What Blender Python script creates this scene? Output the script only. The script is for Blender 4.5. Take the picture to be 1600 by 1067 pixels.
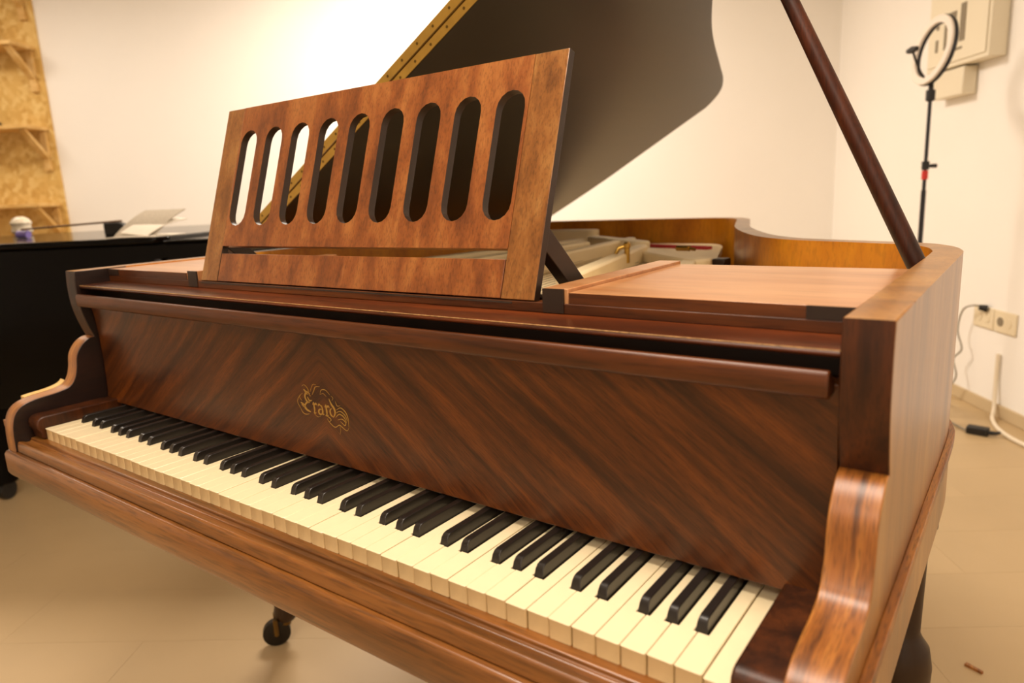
import bpy, bmesh, math, random
from mathutils import Vector, Matrix
random.seed(7)
for o in list(bpy.data.objects): bpy.data.objects.remove(o, do_unlink=True)
scene = bpy.context.scene
COL = scene.collection
PI = math.pi
ZF = 0.70                       # key tops stand 0.70 m above the floor; shapes are written relative to the key tops
D1 = Vector((math.sin(math.radians(-34)), math.cos(math.radians(-34)), 0))   # room depth axis
E2 = Vector((math.cos(math.radians(-34)), -math.sin(math.radians(-34)), 0))  # room width axis
ROOMR = Matrix(((E2.x, D1.x, 0), (E2.y, D1.y, 0), (0, 0, 1)))

# ------------------------------------------------------------------ camera
def setup_camera():
    yaw, pitch, roll, f = -0.6425, -0.2055, 0.0468, 1103.5
    fw = Vector((math.sin(yaw)*math.cos(pitch), math.cos(yaw)*math.cos(pitch), math.sin(pitch)))
    r = fw.cross(Vector((0, 0, 1))).normalized(); d = fw.cross(r)
    c, s = math.cos(roll), math.sin(roll)
    r2 = c*r + s*d; d2 = -s*r + c*d
    up = -d2
    m = Matrix(((r2.x, up.x, -fw.x), (r2.y, up.y, -fw.y), (r2.z, up.z, -fw.z)))
    cam = bpy.data.cameras.new('camera'); cam.sensor_width = 36; cam.lens = f/1600*36
    cam.clip_start = 0.02
    ob = bpy.data.objects.new('camera', cam); COL.objects.link(ob)
    ob.matrix_world = Matrix.Translation((1.3758, -0.4581, 0.3645+ZF)) @ m.to_4x4()
    cam.dof.use_dof = True; cam.dof.focus_distance = 0.92; cam.dof.aperture_fstop = 4.5
    scene.camera = ob
setup_camera()

# ------------------------------------------------------------------ world, lights, exposure
w = bpy.data.worlds.new('world'); scene.world = w; w.use_nodes = True
w.node_tree.nodes['Background'].inputs[0].default_value = (1.0, 0.85, 0.66, 1)
w.node_tree.nodes['Background'].inputs[1].default_value = 0.02
scene.view_settings.view_transform = 'Standard'; scene.view_settings.look = 'None'
scene.view_settings.gamma = 1.0; scene.view_settings.use_curve_mapping = False
scene.view_settings.exposure = 0.2
CEIL = 2.75
def unseen_ceiling_panel(e, d, sx, sy, power):
    L = bpy.data.lights.new('unseen_ceiling_light', 'AREA'); L.shape = 'RECTANGLE'; L.size = sx; L.size_y = sy
    L.energy = power; L.color = (1.0, 0.87, 0.725)
    o = bpy.data.objects.new('unseen_ceiling_light', L); COL.objects.link(o)
    p = E2*e + D1*d; o.location = (p.x, p.y, CEIL-0.03); o.rotation_euler = (0, 0, math.radians(34))
for e, d, pw in ((-2.7, 2.5, 24), (0.2, 2.65, 86), (0.8, -0.75, 47), (0.0, -2.5, 32)):  # unseen panels, placed to brighten walls, key tops and front faces
    unseen_ceiling_panel(e, d, 1.2, 0.6, pw)

# ------------------------------------------------------------------ materials
def _mat(name):
    m = bpy.data.materials.new(name); m.use_nodes = True
    nt = m.node_tree; b = nt.nodes['Principled BSDF']
    return m, nt, b
def plain(name, col, rough=0.5, metal=0.0, coat=0.0, noise=0.0, nscale=20, bump=0.0, bscale=60, spec=0.5):
    m, nt, b = _mat(name)
    b.inputs['Base Color'].default_value = (*col, 1); b.inputs['Roughness'].default_value = rough
    b.inputs['Metallic'].default_value = metal; b.inputs['Coat Weight'].default_value = coat
    b.inputs['Coat Roughness'].default_value = 0.12; b.inputs['Specular IOR Level'].default_value = spec
    tc = nt.nodes.new('ShaderNodeTexCoord')
    n = nt.nodes.new('ShaderNodeTexNoise'); n.inputs['Scale'].default_value = nscale; n.inputs['Detail'].default_value = 5
    nt.links.new(tc.outputs['Object'], n.inputs['Vector'])
    r = nt.nodes.new('ShaderNodeValToRGB')
    k = noise
    r.color_ramp.elements[0].position = 0.3; r.color_ramp.elements[1].position = 0.7
    r.color_ramp.elements[0].color = (*[c*(1-k) for c in col], 1); r.color_ramp.elements[1].color = (*[min(1, c*(1+k)) for c in col], 1)
    nt.links.new(n.outputs['Fac'], r.inputs['Fac']); nt.links.new(r.outputs['Color'], b.inputs['Base Color'])
    if bump:
        n2 = nt.nodes.new('ShaderNodeTexNoise'); n2.inputs['Scale'].default_value = bscale; n2.inputs['Detail'].default_value = 4
        nt.links.new(tc.outputs['Object'], n2.inputs['Vector'])
        bp = nt.nodes.new('ShaderNodeBump'); bp.inputs['Strength'].default_value = bump; bp.inputs['Distance'].default_value = 0.002
        nt.links.new(n2.outputs['Fac'], bp.inputs['Height']); nt.links.new(bp.outputs['Normal'], b.inputs['Normal'])
    return m
def lin(h):
    v = [int(h[i:i+2], 16)/255 for i in (0, 2, 4)]
    return tuple(c/12.92 if c <= 0.04045 else ((c+0.055)/1.055)**2.4 for c in v)
def wood(name, dark, mid, light, axis='x', stretch=14, scale=9, rough=0.32, coat=0.35, chevron=None, pores=0.35, bump=0.12, coat_rough=0.15, spec=0.5):
    """figured veneer: long streaks along `axis`, fine dark pores, warm varnish coat"""
    m, nt, b = _mat(name); N = nt.nodes; LK = nt.links.new
    tc = N.new('ShaderNodeTexCoord')
    if chevron:
        cx, ang = chevron
        sp = N.new('ShaderNodeSeparateXYZ'); LK(tc.outputs['Object'], sp.inputs[0])
        def mth(op, a, b2=None):
            q = N.new('ShaderNodeMath'); q.operation = op
            for i, v in enumerate((a, b2)):
                if v is None: continue
                if isinstance(v, (int, float)): q.inputs[i].default_value = v
                else: LK(v, q.inputs[i])
            return q.outputs[0]
        s = mth('ABSOLUTE', mth('SUBTRACT', sp.outputs['X'], cx))
        ca, sa = math.cos(ang), math.sin(ang)
        across = mth('ADD', mth('MULTIPLY', s, sa), mth('MULTIPLY', sp.outputs['Z'], ca))
        along = mth('SUBTRACT', mth('MULTIPLY', s, ca), mth('MULTIPLY', sp.outputs['Z'], sa))
        cb = N.new('ShaderNodeCombineXYZ'); LK(mth('MULTIPLY', along, 1.0/stretch), cb.inputs[0]); LK(across, cb.inputs[1])
        LK(mth('MULTIPLY', sp.outputs['Y'], 0.2), cb.inputs[2])
        vec = cb.outputs[0]
    else:
        mp = N.new('ShaderNodeMapping'); sc = [1, 1, 1]; 
        for ch in axis: sc['xyz'.index(ch)] = 1.0/stretch
        sc = list(sc)
        mp.inputs['Scale'].default_value = sc; LK(tc.outputs['Object'], mp.inputs['Vector']); vec = mp.outputs['Vector']
    n1 = N.new('ShaderNodeTexNoise'); n1.inputs['Scale'].default_value = scale; n1.inputs['Detail'].default_value = 7
    n1.inputs['Roughness'].default_value = 0.62; n1.inputs['Distortion'].default_value = 0.35; LK(vec, n1.inputs['Vector'])
    r = N.new('ShaderNodeValToRGB'); e = r.color_ramp.elements
    e[0].position = 0.34; e[0].color = (*dark, 1); e[1].position = 0.68; e[1].color = (*light, 1)
    k = e.new(0.5); k.color = (*mid, 1); LK(n1.outputs['Fac'], r.inputs['Fac'])
    n2 = N.new('ShaderNodeTexNoise'); n2.inputs['Scale'].default_value = scale*16; n2.inputs['Detail'].default_value = 3; LK(vec, n2.inputs['Vector'])
    r2 = N.new('ShaderNodeValToRGB'); r2.color_ramp.elements[0].position = 0.36; r2.color_ramp.elements[1].position = 0.5
    v = 1-pores; r2.color_ramp.elements[0].color = (v, v, v, 1); r2.color_ramp.elements[1].color = (1, 1, 1, 1)
    LK(n2.outputs['Fac'], r2.inputs['Fac'])
    mx = N.new('ShaderNodeMix'); mx.data_type = 'RGBA'; mx.blend_type = 'MULTIPLY'; mx.inputs['Factor'].default_value = 1
    LK(r.outputs['Color'], mx.inputs['A']); LK(r2.outputs['Color'], mx.inputs['B']); LK(mx.outputs['Result'], b.inputs['Base Color'])
    b.inputs['Roughness'].default_value = rough; b.inputs['Coat Weight'].default_value = coat; b.inputs['Coat Roughness'].default_value = coat_rough
    b.inputs['Specular IOR Level'].default_value = spec
    bp = N.new('ShaderNodeBump'); bp.inputs['Strength'].default_value = bump; bp.inputs['Distance'].default_value = 0.001
    LK(n2.outputs['Fac'], bp.inputs['Height']); LK(bp.outputs['Normal'], b.inputs['Normal'])
    return m
H = lin
M = {}
M['wall'] = plain('wall_paint', H('f4f0ea'), 0.85, noise=0.01, nscale=2, bump=0.05, bscale=120)
M['ceiling'] = plain('ceiling_paint', H('f2ece2'), 0.9)
M['floor'] = plain('floor_vinyl', H('bca27a'), 0.42, noise=0.04, nscale=3, spec=0.4)
M['floor_base'] = plain('floor_joint', H('ab9370'), 0.7)
M['baseboard'] = plain('baseboard_vinyl', H('c9b38e'), 0.5)
M['case'] = wood('rosewood_case', H('74491f'), H('966228'), H('ad7a3a'), 'z', 8, 12, rough=0.34, coat=0.35, coat_rough=.2, pores=.22)  # base raised to tan; part of the wall's reflection put into it
M['case_dark'] = wood('rosewood_dark', H('220e04'), H('3e1d08'), H('54290c'), 'z', 12, 40, rough=0.38, coat=0.0, spec=.35)
M['scroll'] = wood('rosewood_scroll', H('58300f'), H('93571f'), H('b97c36'), 'yz', 16, 60, rough=0.4, coat=0.2, coat_rough=.3, pores=0.5)
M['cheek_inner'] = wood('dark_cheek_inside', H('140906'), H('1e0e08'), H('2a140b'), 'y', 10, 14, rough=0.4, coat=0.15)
M['worn'] = plain('worn_edge', H('a07a4c'), 0.6, noise=0.4, nscale=300)
M['slip'] = wood('rosewood_keyslip', H('523010'), H('7f4d1e'), H('9c6630'), 'x', 16, 22, rough=0.33, coat=0.35, pores=0.35)
M['flap'] = wood('rosewood_flap', H('2a1006'), H('4c210b'), H('713412'), 'x', 10, 20, rough=0.32, coat=0.15, spec=.45)
M['rail'] = wood('rosewood_rail', H('331706'), H('54290c'), H('723c14'), 'x', 14, 18, rough=0.36, coat=0.05, spec=.4)
M['fall'] = wood('rosewood_fallboard', H('361704'), H('522809'), H('70390e'), chevron=(0.611, math.radians(36)), stretch=16, scale=62, rough=0.32, spec=.38, coat=0.12, pores=0.4, coat_rough=0.16)
M['desk'] = wood('walnut_desk', H('633316'), H('864a20'), H('9f6431'), 'z', 14, 30, rough=0.33, coat=0.3, pores=0.3)
M['desk_side'] = wood('walnut_desk_stile', H('663c18'), H('855325'), H('9d6e3a'), 'z', 16, 34, rough=0.33, coat=0.3, pores=0.3)
M['edge_dark'] = plain('blackened_edge', H('2a1a10'), 0.45, noise=0.2, nscale=30)
M['panel'] = wood('pale_panel', H('9a6238'), H('b57a4a'), H('c89262'), 'x', 10, 9, rough=0.36, coat=0.5, pores=0.15)  # pale brown grained wood for the desk tray
M['inner'] = wood('varnished_inner_rim', H('a86008'), H('c67a0e'), H('d88e1a'), 'z', 3, 9, rough=0.35, coat=0.3, pores=0.15)
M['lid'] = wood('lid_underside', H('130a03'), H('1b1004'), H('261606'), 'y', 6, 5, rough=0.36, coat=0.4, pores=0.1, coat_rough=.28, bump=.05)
M['prop'] = wood('prop_wood', H('240d05'), H('3e1a0a'), H('522610'), 'z', 12, 30, rough=0.42, coat=0.0, spec=.35)
M['ivory'] = plain('ivory', H('eedcb4'), 0.33, noise=0.035, nscale=40, coat=0.2)
M['ivory_front'] = plain('ivory_front', H('e6cb98'), 0.4, noise=0.05, nscale=60)  # tan mixes the wood front with shade put into the colour
M['keywood'] = plain('key_lime_wood', H('a88a50'), 0.6, noise=0.1, nscale=80)
M['ebony'] = plain('ebony', H('1a1512'), 0.34, noise=0.15, nscale=60, coat=0.15)
M['brass'] = plain('hinge_brass', H('c9a24e'), 0.34, metal=0.85, noise=0.12, nscale=30)
M['brass_dark'] = plain('brass_screw', H('6b5020'), 0.4, metal=0.7)
M['gilt'] = plain('gilt_inlay', H('b08a42'), 0.4, metal=0.35)
M['plate'] = plain('bronzed_iron', H('f2dcb0'), 0.5, metal=0.0, noise=0.06, nscale=8)
M['soundboard'] = wood('spruce_soundboard', H('8a5a22'), H('a87434'), H('bd8a48'), 'y', 20, 14, rough=0.45)
M['red_felt'] = plain('red_felt', H('b02a2a'), 0.9, noise=0.1, nscale=80)
M['string'] = plain('string_steel', H('8c7d62'), 0.35, metal=0.8)
M['black_gloss'] = plain('black_polish', H('040303'), 0.14, spec=0.16)
M['black_matte'] = plain('black_plastic', H('14110f'), 0.5)
M['iron'] = plain('dark_iron', H('2a241c'), 0.45, metal=0.6)
M['legwood'] = plain('dark_turned_wood', H('33200f'), 0.42, spec=.35, noise=0.2, nscale=20)
M['paper'] = plain('paper', H('e9e0d0'), 0.8, noise=0.03, nscale=40)
M['paper_grey'] = plain('paper_printed', H('b9ae9c'), 0.8, noise=0.12, nscale=160)
M['bag'] = plain('clear_plastic', H('d8cbb4'), 0.25, noise=0.15, nscale=25)
M['violet'] = plain('violet_plastic', H('7464a8'), 0.4)
M['stick'] = plain('thin_brown_stick', H('6a4a2a'), 0.5)
M['cabinet'] = plain('cream_metal', H('e6dcc4'), 0.45)
M['slot'] = plain('grey_recess', H('857964'), 0.6)
M['plate_white'] = plain('socket_plastic', H('e6d8ba'), 0.4)
M['cable_grey'] = plain('cable_grey', H('8d8474'), 0.5)
M['cable_white'] = plain('cable_white', H('e9dcc4'), 0.5)
M['diffuser'] = plain('ring_diffuser', H('e8ddd0'), 0.5)
M['dark_pole'] = plain('pole_metal', H('3a3a3e'), 0.35, metal=0.7)
M['red_band'] = plain('red_collar', H('c83028'), 0.5)
M['pine'] = wood('pine_batten', H('c89a50'), H('d9b06a'), H('e6c384'), 'x', 8, 12, rough=0.6, coat=0.0, pores=0.1)
def osb():
    m, nt, b = _mat('osb'); N = nt.nodes; LK = nt.links.new
    tc = N.new('ShaderNodeTexCoord'); mp = N.new('ShaderNodeMapping'); LK(tc.outputs['Object'], mp.inputs['Vector'])
    mp.inputs['Rotation'].default_value = (0.3, 0.5, 0.2)
    v = N.new('ShaderNodeTexVoronoi'); v.inputs['Scale'].default_value = 30; LK(mp.outputs['Vector'], v.inputs['Vector'])
    sp = N.new('ShaderNodeSeparateColor'); LK(v.outputs['Color'], sp.inputs[0])
    r = N.new('ShaderNodeValToRGB'); e = r.color_ramp.elements
    e[0].color = (*H('c69c50'), 1); e[1].color = (*H('e2c27c'), 1); k = e.new(0.5); k.color = (*H('d7b064'), 1)
    LK(sp.outputs[0], r.inputs['Fac']); LK(r.outputs['Color'], b.inputs['Base Color'])
    b.inputs['Roughness'].default_value = 0.7
    return m
M['osb'] = osb()

# ------------------------------------------------------------------ mesh helpers
class MB:
    """collects vertices and faces; build() links them as one mesh object"""
    def __init__(s): s.v = []; s.f = []; s.m = []; s.sm = []
    def add(s, vs, fs, mi=0, smooth=False):
        o = len(s.v); s.v += [tuple(p) for p in vs]
        for f in fs: s.f.append([i+o for i in f]); s.m.append(mi); s.sm.append(smooth)
        return s
    def box(s, x0, x1, y0, y1, z0, z1, mi=0):
        vs = [(x, y, z) for z in (z0, z1) for y in (y0, y1) for x in (x0, x1)]
        return s.add(vs, [(0, 2, 3, 1), (4, 5, 7, 6), (0, 1, 5, 4), (2, 6, 7, 3), (0, 4, 6, 2), (1, 3, 7, 5)], mi)
    def prism(s, poly, fn, a, b, mi=0, cap=True, smooth=False, cap_mi=None):
        """poly of (u,v) extruded from a to b; fn(u,v,t)->xyz"""
        n = len(poly)
        vs = [fn(u, v, a) for u, v in poly] + [fn(u, v, b) for u, v in poly]
        s.add(vs, [(i, (i+1) % n, (i+1) % n+n, i+n) for i in range(n)], mi, smooth)
        if cap: s.add(vs, [tuple(range(n-1, -1, -1)), tuple(range(n, 2*n))], mi if cap_mi is None else cap_mi)
        return s
    def tube(s, pts, rad, seg=10, mi=0, cap=True):
        pts = [Vector(p) for p in pts]; n = len(pts)
        rs = rad if isinstance(rad, (list, tuple)) else [rad]*n
        vs = []; prev = None
        for i, p in enumerate(pts):
            t = (pts[min(i+1, n-1)]-pts[max(i-1, 0)]).normalized()
            if prev is None:
                a = Vector((0, 0, 1)) if abs(t.z) < 0.9 else Vector((1, 0, 0)); u = t.cross(a).normalized()
            else: u = (prev - t*prev.dot(t)).normalized()
            prev = u; w2 = t.cross(u)
            for k in range(seg):
                a = 2*PI*k/seg; vs.append(p+(u*math.cos(a)+w2*math.sin(a))*rs[i])
        fs = [(i*seg+k, i*seg+(k+1) % seg, (i+1)*seg+(k+1) % seg, (i+1)*seg+k) for i in range(n-1) for k in range(seg)]
        s.add(vs, fs, mi, True)
        if cap:
            s.add(vs[:seg], [tuple(range(seg-1, -1, -1))], mi); s.add(vs[-seg:], [tuple(range(seg))], mi)
        return s
    def lathe(s, prof, c, seg=24, mi=0):
        vs = [(c[0]+r*math.cos(2*PI*k/seg), c[1]+r*math.sin(2*PI*k/seg), c[2]+z) for r, z in prof for k in range(seg)]
        n = len(prof)
        fs = [(i*seg+k, i*seg+(k+1) % seg, (i+1)*seg+(k+1) % seg, (i+1)*seg+k) for i in range(n-1) for k in range(seg)]
        s.add(vs, fs, mi, True)
        s.add(vs[:seg], [tuple(range(seg-1, -1, -1))], mi); s.add(vs[-seg:], [tuple(range(seg))], mi)
        return s
    def build(s, name, mats, parent=None, room=False, loc=None, bevel=0.0, z0=ZF, seg=2):
        vs = [Vector(p) for p in s.v]
        if room: vs = [ROOMR @ p for p in vs]
        if z0: vs = [p+Vector((0, 0, z0)) for p in vs]
        me = bpy.data.meshes.new(name); me.from_pydata([tuple(p) for p in vs], [], s.f)
        if not isinstance(mats, (list, tuple)): mats = [mats]
        for m in mats: me.materials.append(M[m] if isinstance(m, str) else m)
        for p, mi, sm in zip(me.polygons, s.m, s.sm): p.material_index = mi; p.use_smooth = sm
        bm = bmesh.new(); bm.from_mesh(me); bmesh.ops.remove_doubles(bm, verts=bm.verts, dist=1e-6)
        bmesh.ops.recalc_face_normals(bm, faces=bm.faces)
        bm.to_mesh(me); bm.free()
        me.set_sharp_from_angle(angle=math.radians(38))
        o = bpy.data.objects.new(name, me); COL.objects.link(o)
        if loc: o.location = loc
        if bevel:
            b = o.modifiers.new('bevel', 'BEVEL'); b.width = bevel; b.segments = seg; b.limit_method = 'ANGLE'; b.angle_limit = math.radians(35)
        if parent: adopt(o, parent)
        return o
def adopt(o, parent):
    o.parent = parent; o.matrix_parent_inverse = world_of(parent).inverted()
def world_of(o):
    m = Matrix.Translation(o.location) @ o.rotation_euler.to_matrix().to_4x4()
    return m if o.parent is None else world_of(o.parent) @ o.matrix_parent_inverse @ m
def tag(o, label, cat, group=None, kind=None):
    o['label'] = label
    if cat: o['category'] = cat
    if group: o['group'] = group
    if kind: o['kind'] = kind
    return o
def empty(name, loc):
    o = bpy.data.objects.new(name, None); o.location = loc; o.empty_display_size = 0.1; COL.objects.link(o); return o
def rp(e, d, z):        # room coordinates -> world
    p = E2*e + D1*d; return Vector((p.x, p.y, z))
def catmull(P, n=6):
    out = []
    for i in range(len(P)-1):
        p0 = P[max(i-1, 0)]; p1 = P[i]; p2 = P[i+1]; p3 = P[min(i+2, len(P)-1)]
        for k in range(n):
            t = k/n
            out.append(tuple(0.5*((2*b)+(-a+c)*t+(2*a-5*b+4*c-d)*t*t+(-a+3*b-3*c+d)*t**3) for a, b, c, d in zip(p0, p1, p2, p3)))
    out.append(P[-1]); return out
def offset(line, d):
    out = []
    for i, p in enumerate(line):
        a = Vector(line[max(i-1, 0)]); b = Vector(line[min(i+1, len(line)-1)]); t = (b-a).normalized()
        out.append((p[0]-t.y*d, p[1]+t.x*d))
    return out

# ------------------------------------------------------------------ the room
EW, EE, DS, DN = -4.3, 2.876, -3.2, 3.85
def room():
    b = MB(); b.box(EW-.1, EE+.1, DS-.1, DN+.1, -.06, -.0035)
    fl = b.build('floor', 'floor_base', room=True, z0=0); tag(fl, 'pale tan vinyl plank floor', 'floor', kind='structure')
    pw, pl = 0.24, 0.94
    base = MB(); base.box(0.0003, pl-.0003, 0.0003, pw-.0003, -.0035, 0)
    first = None; r = 0; d = DS
    off = {0: 0.0}
    while d < DN-1e-6:
        e = EW - (0.28*(r % 3)) - 0.0
        while e < EE:
            if first is None:
                first = base.build('floor_plank', 'floor', room=True, z0=0); o = first
            else:
                o = first.copy(); COL.objects.link(o)
            q = rp(e, d+0.007, 0); o.location = q; adopt(o, fl)
            e += pl
        d += pw; r += 1
    for nm, x0, x1, y0, y1 in (('wall_back', EW-.1, EE+.1, DN, DN+.1), ('wall_right', EE, EE+.1, DS-.1, DN), ('wall_left', EW-.1, EW, DS-.1, DN), ('wall_front', EW, EE, DS-.1, DS)):
        o = MB().box(x0, x1, y0, y1, 0, CEIL).build(nm, 'wall', room=True, z0=0); tag(o, 'plain warm white painted wall, ' + nm.split('_')[1] + ' side', 'wall', kind='structure')
    o = MB().box(EW-.1, EE+.1, DS-.1, DN+.1, CEIL, CEIL+.08).build('ceiling', 'ceiling', room=True, z0=0); tag(o, 'plain white ceiling above the pianos', 'ceiling', kind='structure')
    o = MB().box(EE-.012, EE, DS, DN, 0, .058).build('baseboard_right', 'baseboard', room=True, z0=0, bevel=.003); tag(o, 'low tan baseboard along the right wall', 'baseboard', kind='structure')
    o = MB().box(EW, EE-.012, DN-.012, DN, 0, .058).build('baseboard_back', 'baseboard', room=True, z0=0, bevel=.003); tag(o, 'low tan baseboard along the back wall', 'baseboard', kind='structure')
room()

# ------------------------------------------------------------------ the rosewood grand piano
XR1, XR2 = 1.2633, 1.2996
XL1, XL2 = 1.222-XR1, 1.222-XR2
ZT = 0.2627
W = 0.0235
piano = empty('grand_piano', (0.611, 0.85, 0))
tag(piano, 'old rosewood grand piano with open lid, slotted music desk and ivory keys', 'piano')
P = piano
OUT_R = [(XR2, .20), (XR2, .40), (XR2, .62), (1.2945, .68), (1.279, .735), (1.247, .782), (1.20, .808), (1.11, .85), (1.04, .884), (.985, .937), (.937, 1.008), (.87, 1.14), (.81, 1.285), (.74, 1.50), (.700, 1.62), (.655, 1.70), (.59, 1.745), (.5, 1.757), (.3, 1.752), (.1, 1.735), (-.03, 1.718), (-.068, 1.705), (XL2, 1.68), (XL2, 1.4), (XL2, .20)]
OUT = catmull(OUT_R, 5)
INN = offset(OUT, 0.0355)
OUT1 = OUT
def ring_wall(outer, inner, z0, z1, mi_out=0, mi_in=0, mi_top=0):
    b = MB(); n = len(outer)
    vs = [(x, y, z1) for x, y in outer]+[(x, y, z1) for x, y in inner]+[(x, y, z0) for x, y in outer]+[(x, y, z0) for x, y in inner]
    fo = [(i, i+1, i+1+2*n, i+2*n) for i in range(n-1)]; fi = [(n+i, n+i+1, i+1+3*n, i+3*n) for i in range(n-1)]
    ft = [(i, i+1, i+1+n, i+n) for i in range(n-1)]; fb = [(i+2*n, i+1+2*n, i+1+3*n, i+3*n) for i in range(n-1)]
    b.add(vs, fo, mi_out, True); b.add(vs, fi, mi_in, True); b.add(vs, ft, mi_top); b.add(vs, fb, mi_out)
    b.add(vs, [(0, n, 3*n, 2*n), (n-1, 2*n-1, 4*n-1, 3*n-1)], mi_out)
    return b
ring_wall(OUT, INN, 0.0, ZT, 0, 1, 0).build('rim', ['case', 'inner'], P)
# waist moulding and lower band follow the rim
EXT = [(XR2, -.033), (XR2, .08)]+OUT+[(XL2, .08), (XL2, -.033)]
mo = offset(EXT, -0.008); ring_wall(mo, offset(EXT, -.0001), 0.0, 0.012, 0, 0, 0).build('waist_moulding', 'scroll', P, bevel=.003)
ring_wall(offset(EXT, -0.003), offset(EXT, -.0012), -0.088, -.0001, 0, 0, 0).build('lower_band', 'case', P)
low = [(XR2, .302)]+[q for q in OUT if q[1] > .31]+[(XL2, .302)]
ring_wall(offset(low, -.001), offset(low, 0.03), -0.0878, -.0001, 0, 0, 0).build('rim_foot', 'case', P)
# cheeks (arm profile, y-z), extruded across their thickness
up = [(.2, ZT), (.1065, ZT)]
blk = catmull([(.1065, ZT), (.1045, .235), (.1055, .205), (.1095, .18), (.1165, .155), (.1225, .1385)], 4)
scr = catmull([(.1225, .1385), (.110, .1355), (.0965, .1245), (.0865, .108), (.0825, .085), (.077, .068), (.066, .0545), (.042, .0485), (.010, .0455), (-.012, .040), (-.0255, .029), (-.0325, .012), (-.0355, -.01), (-.036, -.041)], 4)
prof = [(.2, ZT)] + blk + scr[1:] + [(.2, -.041)]
nb, ns = len(blk), len(scr)
def cheek(x0, x1, name):
    b = MB(); n = len(prof)
    vs = [(x0, y, z) for y, z in prof]+[(x1, y, z) for y, z in prof]
    left = x0 < 0
    b.add(vs, [tuple(range(n))], 0 if left else 3); b.add(vs, [tuple(range(2*n-1, n-1, -1))], 3 if left else 0)
    for i in range(n):
        j = (i+1) % n
        mi = 0 if i == 0 or i >= nb+ns-1 else (1 if i < nb else 2)
        b.add(vs, [(i, j, j+n, i+n)], mi, 1 <= i < nb+ns-1)
    o = b.build(name, ['case', 'case_dark', 'scroll', 'cheek_inner'], P, bevel=.0012, seg=2)
    o.modifiers['bevel'].limit_method = 'WEIGHT'
    at = o.data.attributes.new('bevel_weight_edge', 'FLOAT', 'EDGE')
    for e in o.data.edges:
        a, c = (o.data.vertices[i].co for i in e.vertices)
        at.data[e.index].value = 0.0 if (a.y > .195 and c.y > .195) or abs(a.x-c.x) > .01 else 1.0
    return o
cheek(XR1, XR2, 'cheek'); arm_l = cheek(XL2, XL1, 'cheek')
# pale yellow strip along the outer shoulder of the bass arm
wp = [(y, z) for y, z in scr if -.002 <= y <= .074 and z > .04]
b = MB(); vs = [(XL2-.0005, y, z-.006) for y, z in wp]+[(XL2-.0005, y, z+.0005) for y, z in wp]+[(XL2-.017, y, z+.001) for y, z in wp]+[(XL2-.017, y, z-.006) for y, z in wp]
n = len(wp); b.add(vs, [(k*n+i, k*n+i+1, ((k+1) % 4)*n+i+1, ((k+1) % 4)*n+i) for k in range(4) for i in range(n-1)]+[(0, n, 2*n, 3*n), (n-1, 2*n-1, 3*n-1, 4*n-1)])
o = b.build('pale_arm_edge', 'pine', arm_l); o['label'] = 'pale yellow strip along the outer arm edge'
# keybed slab
sl = [(-.034, -.041), (-.040, -.0425), (-.0435, -.0475), (-.0435, -.080), (-.039, -.089), (-.028, -.093), (.30, -.093), (.30, -.041)]
MB().prism(sl, lambda u, v, t: (t, u, v), XL2-.001, XR2+.001).build('keybed', 'slip', P, bevel=.002)
# keyslip: strip, cove and moulded face
ks = [(.012, -.0205), (-.0095, -.0205), (-.0108, -.0215), (-.0112, -.0245), (-.014, -.0265), (-.019, -.0262), (-.025, -.0235), (-.0295, -.0222), (-.0318, -.0238), (-.0328, -.027), (-.0338, -.0400), (.012, -.0405)]
MB().prism(ks, lambda u, v, t: (t, u, v), XL1+.0015, XR1-.0015, smooth=False).build('keyslip', 'slip', P, bevel=.0008)
# key blocks at both ends
kb = [(.135, .0205), (.002, .0205), (-.004, .0190), (-.0085, .0150), (-.0105, .009), (-.0105, .002), (-.006, -.006), (-.004, -.0195), (.135, -.0195)]
for x0, x1 in ((1.2228, XR1-.0008), (XL1+.0008, -.0008)):
    MB().prism(kb, lambda u, v, t: (t, u, v), x0, x1).build('key_block', 'case_dark', P, bevel=.0025)
# keys
whites = 'ABCDEFG'
kinds = [whites[i % 7] for i in range(52)]
HW = W-0.0008
def white_mesh(cutl, cutr):
    # plan, local x from 0..W; cut widths for the neighbouring sharps
    l, r = 0.0004, W-0.0004
    poly = [(l, .0016), (l+.0005, .0006), (l+.0016, 0), (r-.0016, 0), (r-.0005, .0006), (r, .0016)]
    if cutr: poly += [(r, .0495), (r-cutr, .0495), (r-cutr, .172)]
    else: poly += [(r, .172)]
    if cutl: poly += [(l+cutl, .172), (l+cutl, .0495), (l, .0495)]
    else: poly += [(l, .172)]
    b = MB(); n = len(poly)
    c = (sum(p[0] for p in poly)/n)
    def inset(p, d): return (p[0]+(d if p[0] < W/2 else -d), p[1]+(d if p[1] < .03 else 0))
    top = [(*inset(p, .0005), 0.0) for p in poly]; r1 = [(p[0], p[1], -.0006) for p in poly]; r2 = [(p[0], p[1]+(0.0012 if p[1] < .01 else 0), -.0026) for p in poly]; r3 = [(p[0], p[1]+(0.0012 if p[1] < .01 else 0), -.0206) for p in poly]
    vs = top+r1+r2+r3
    b.add(vs, [tuple(range(n))], 0)
    for k in range(3):
        for i in range(n):
            j = (i+1) % n
            front = i < 5
            mi = 0 if k < 2 else (1 if front else 2)
            b.add(vs, [(k*n+i, k*n+j, (k+1)*n+j, (k+1)*n+i)], mi)
    return b
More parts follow.
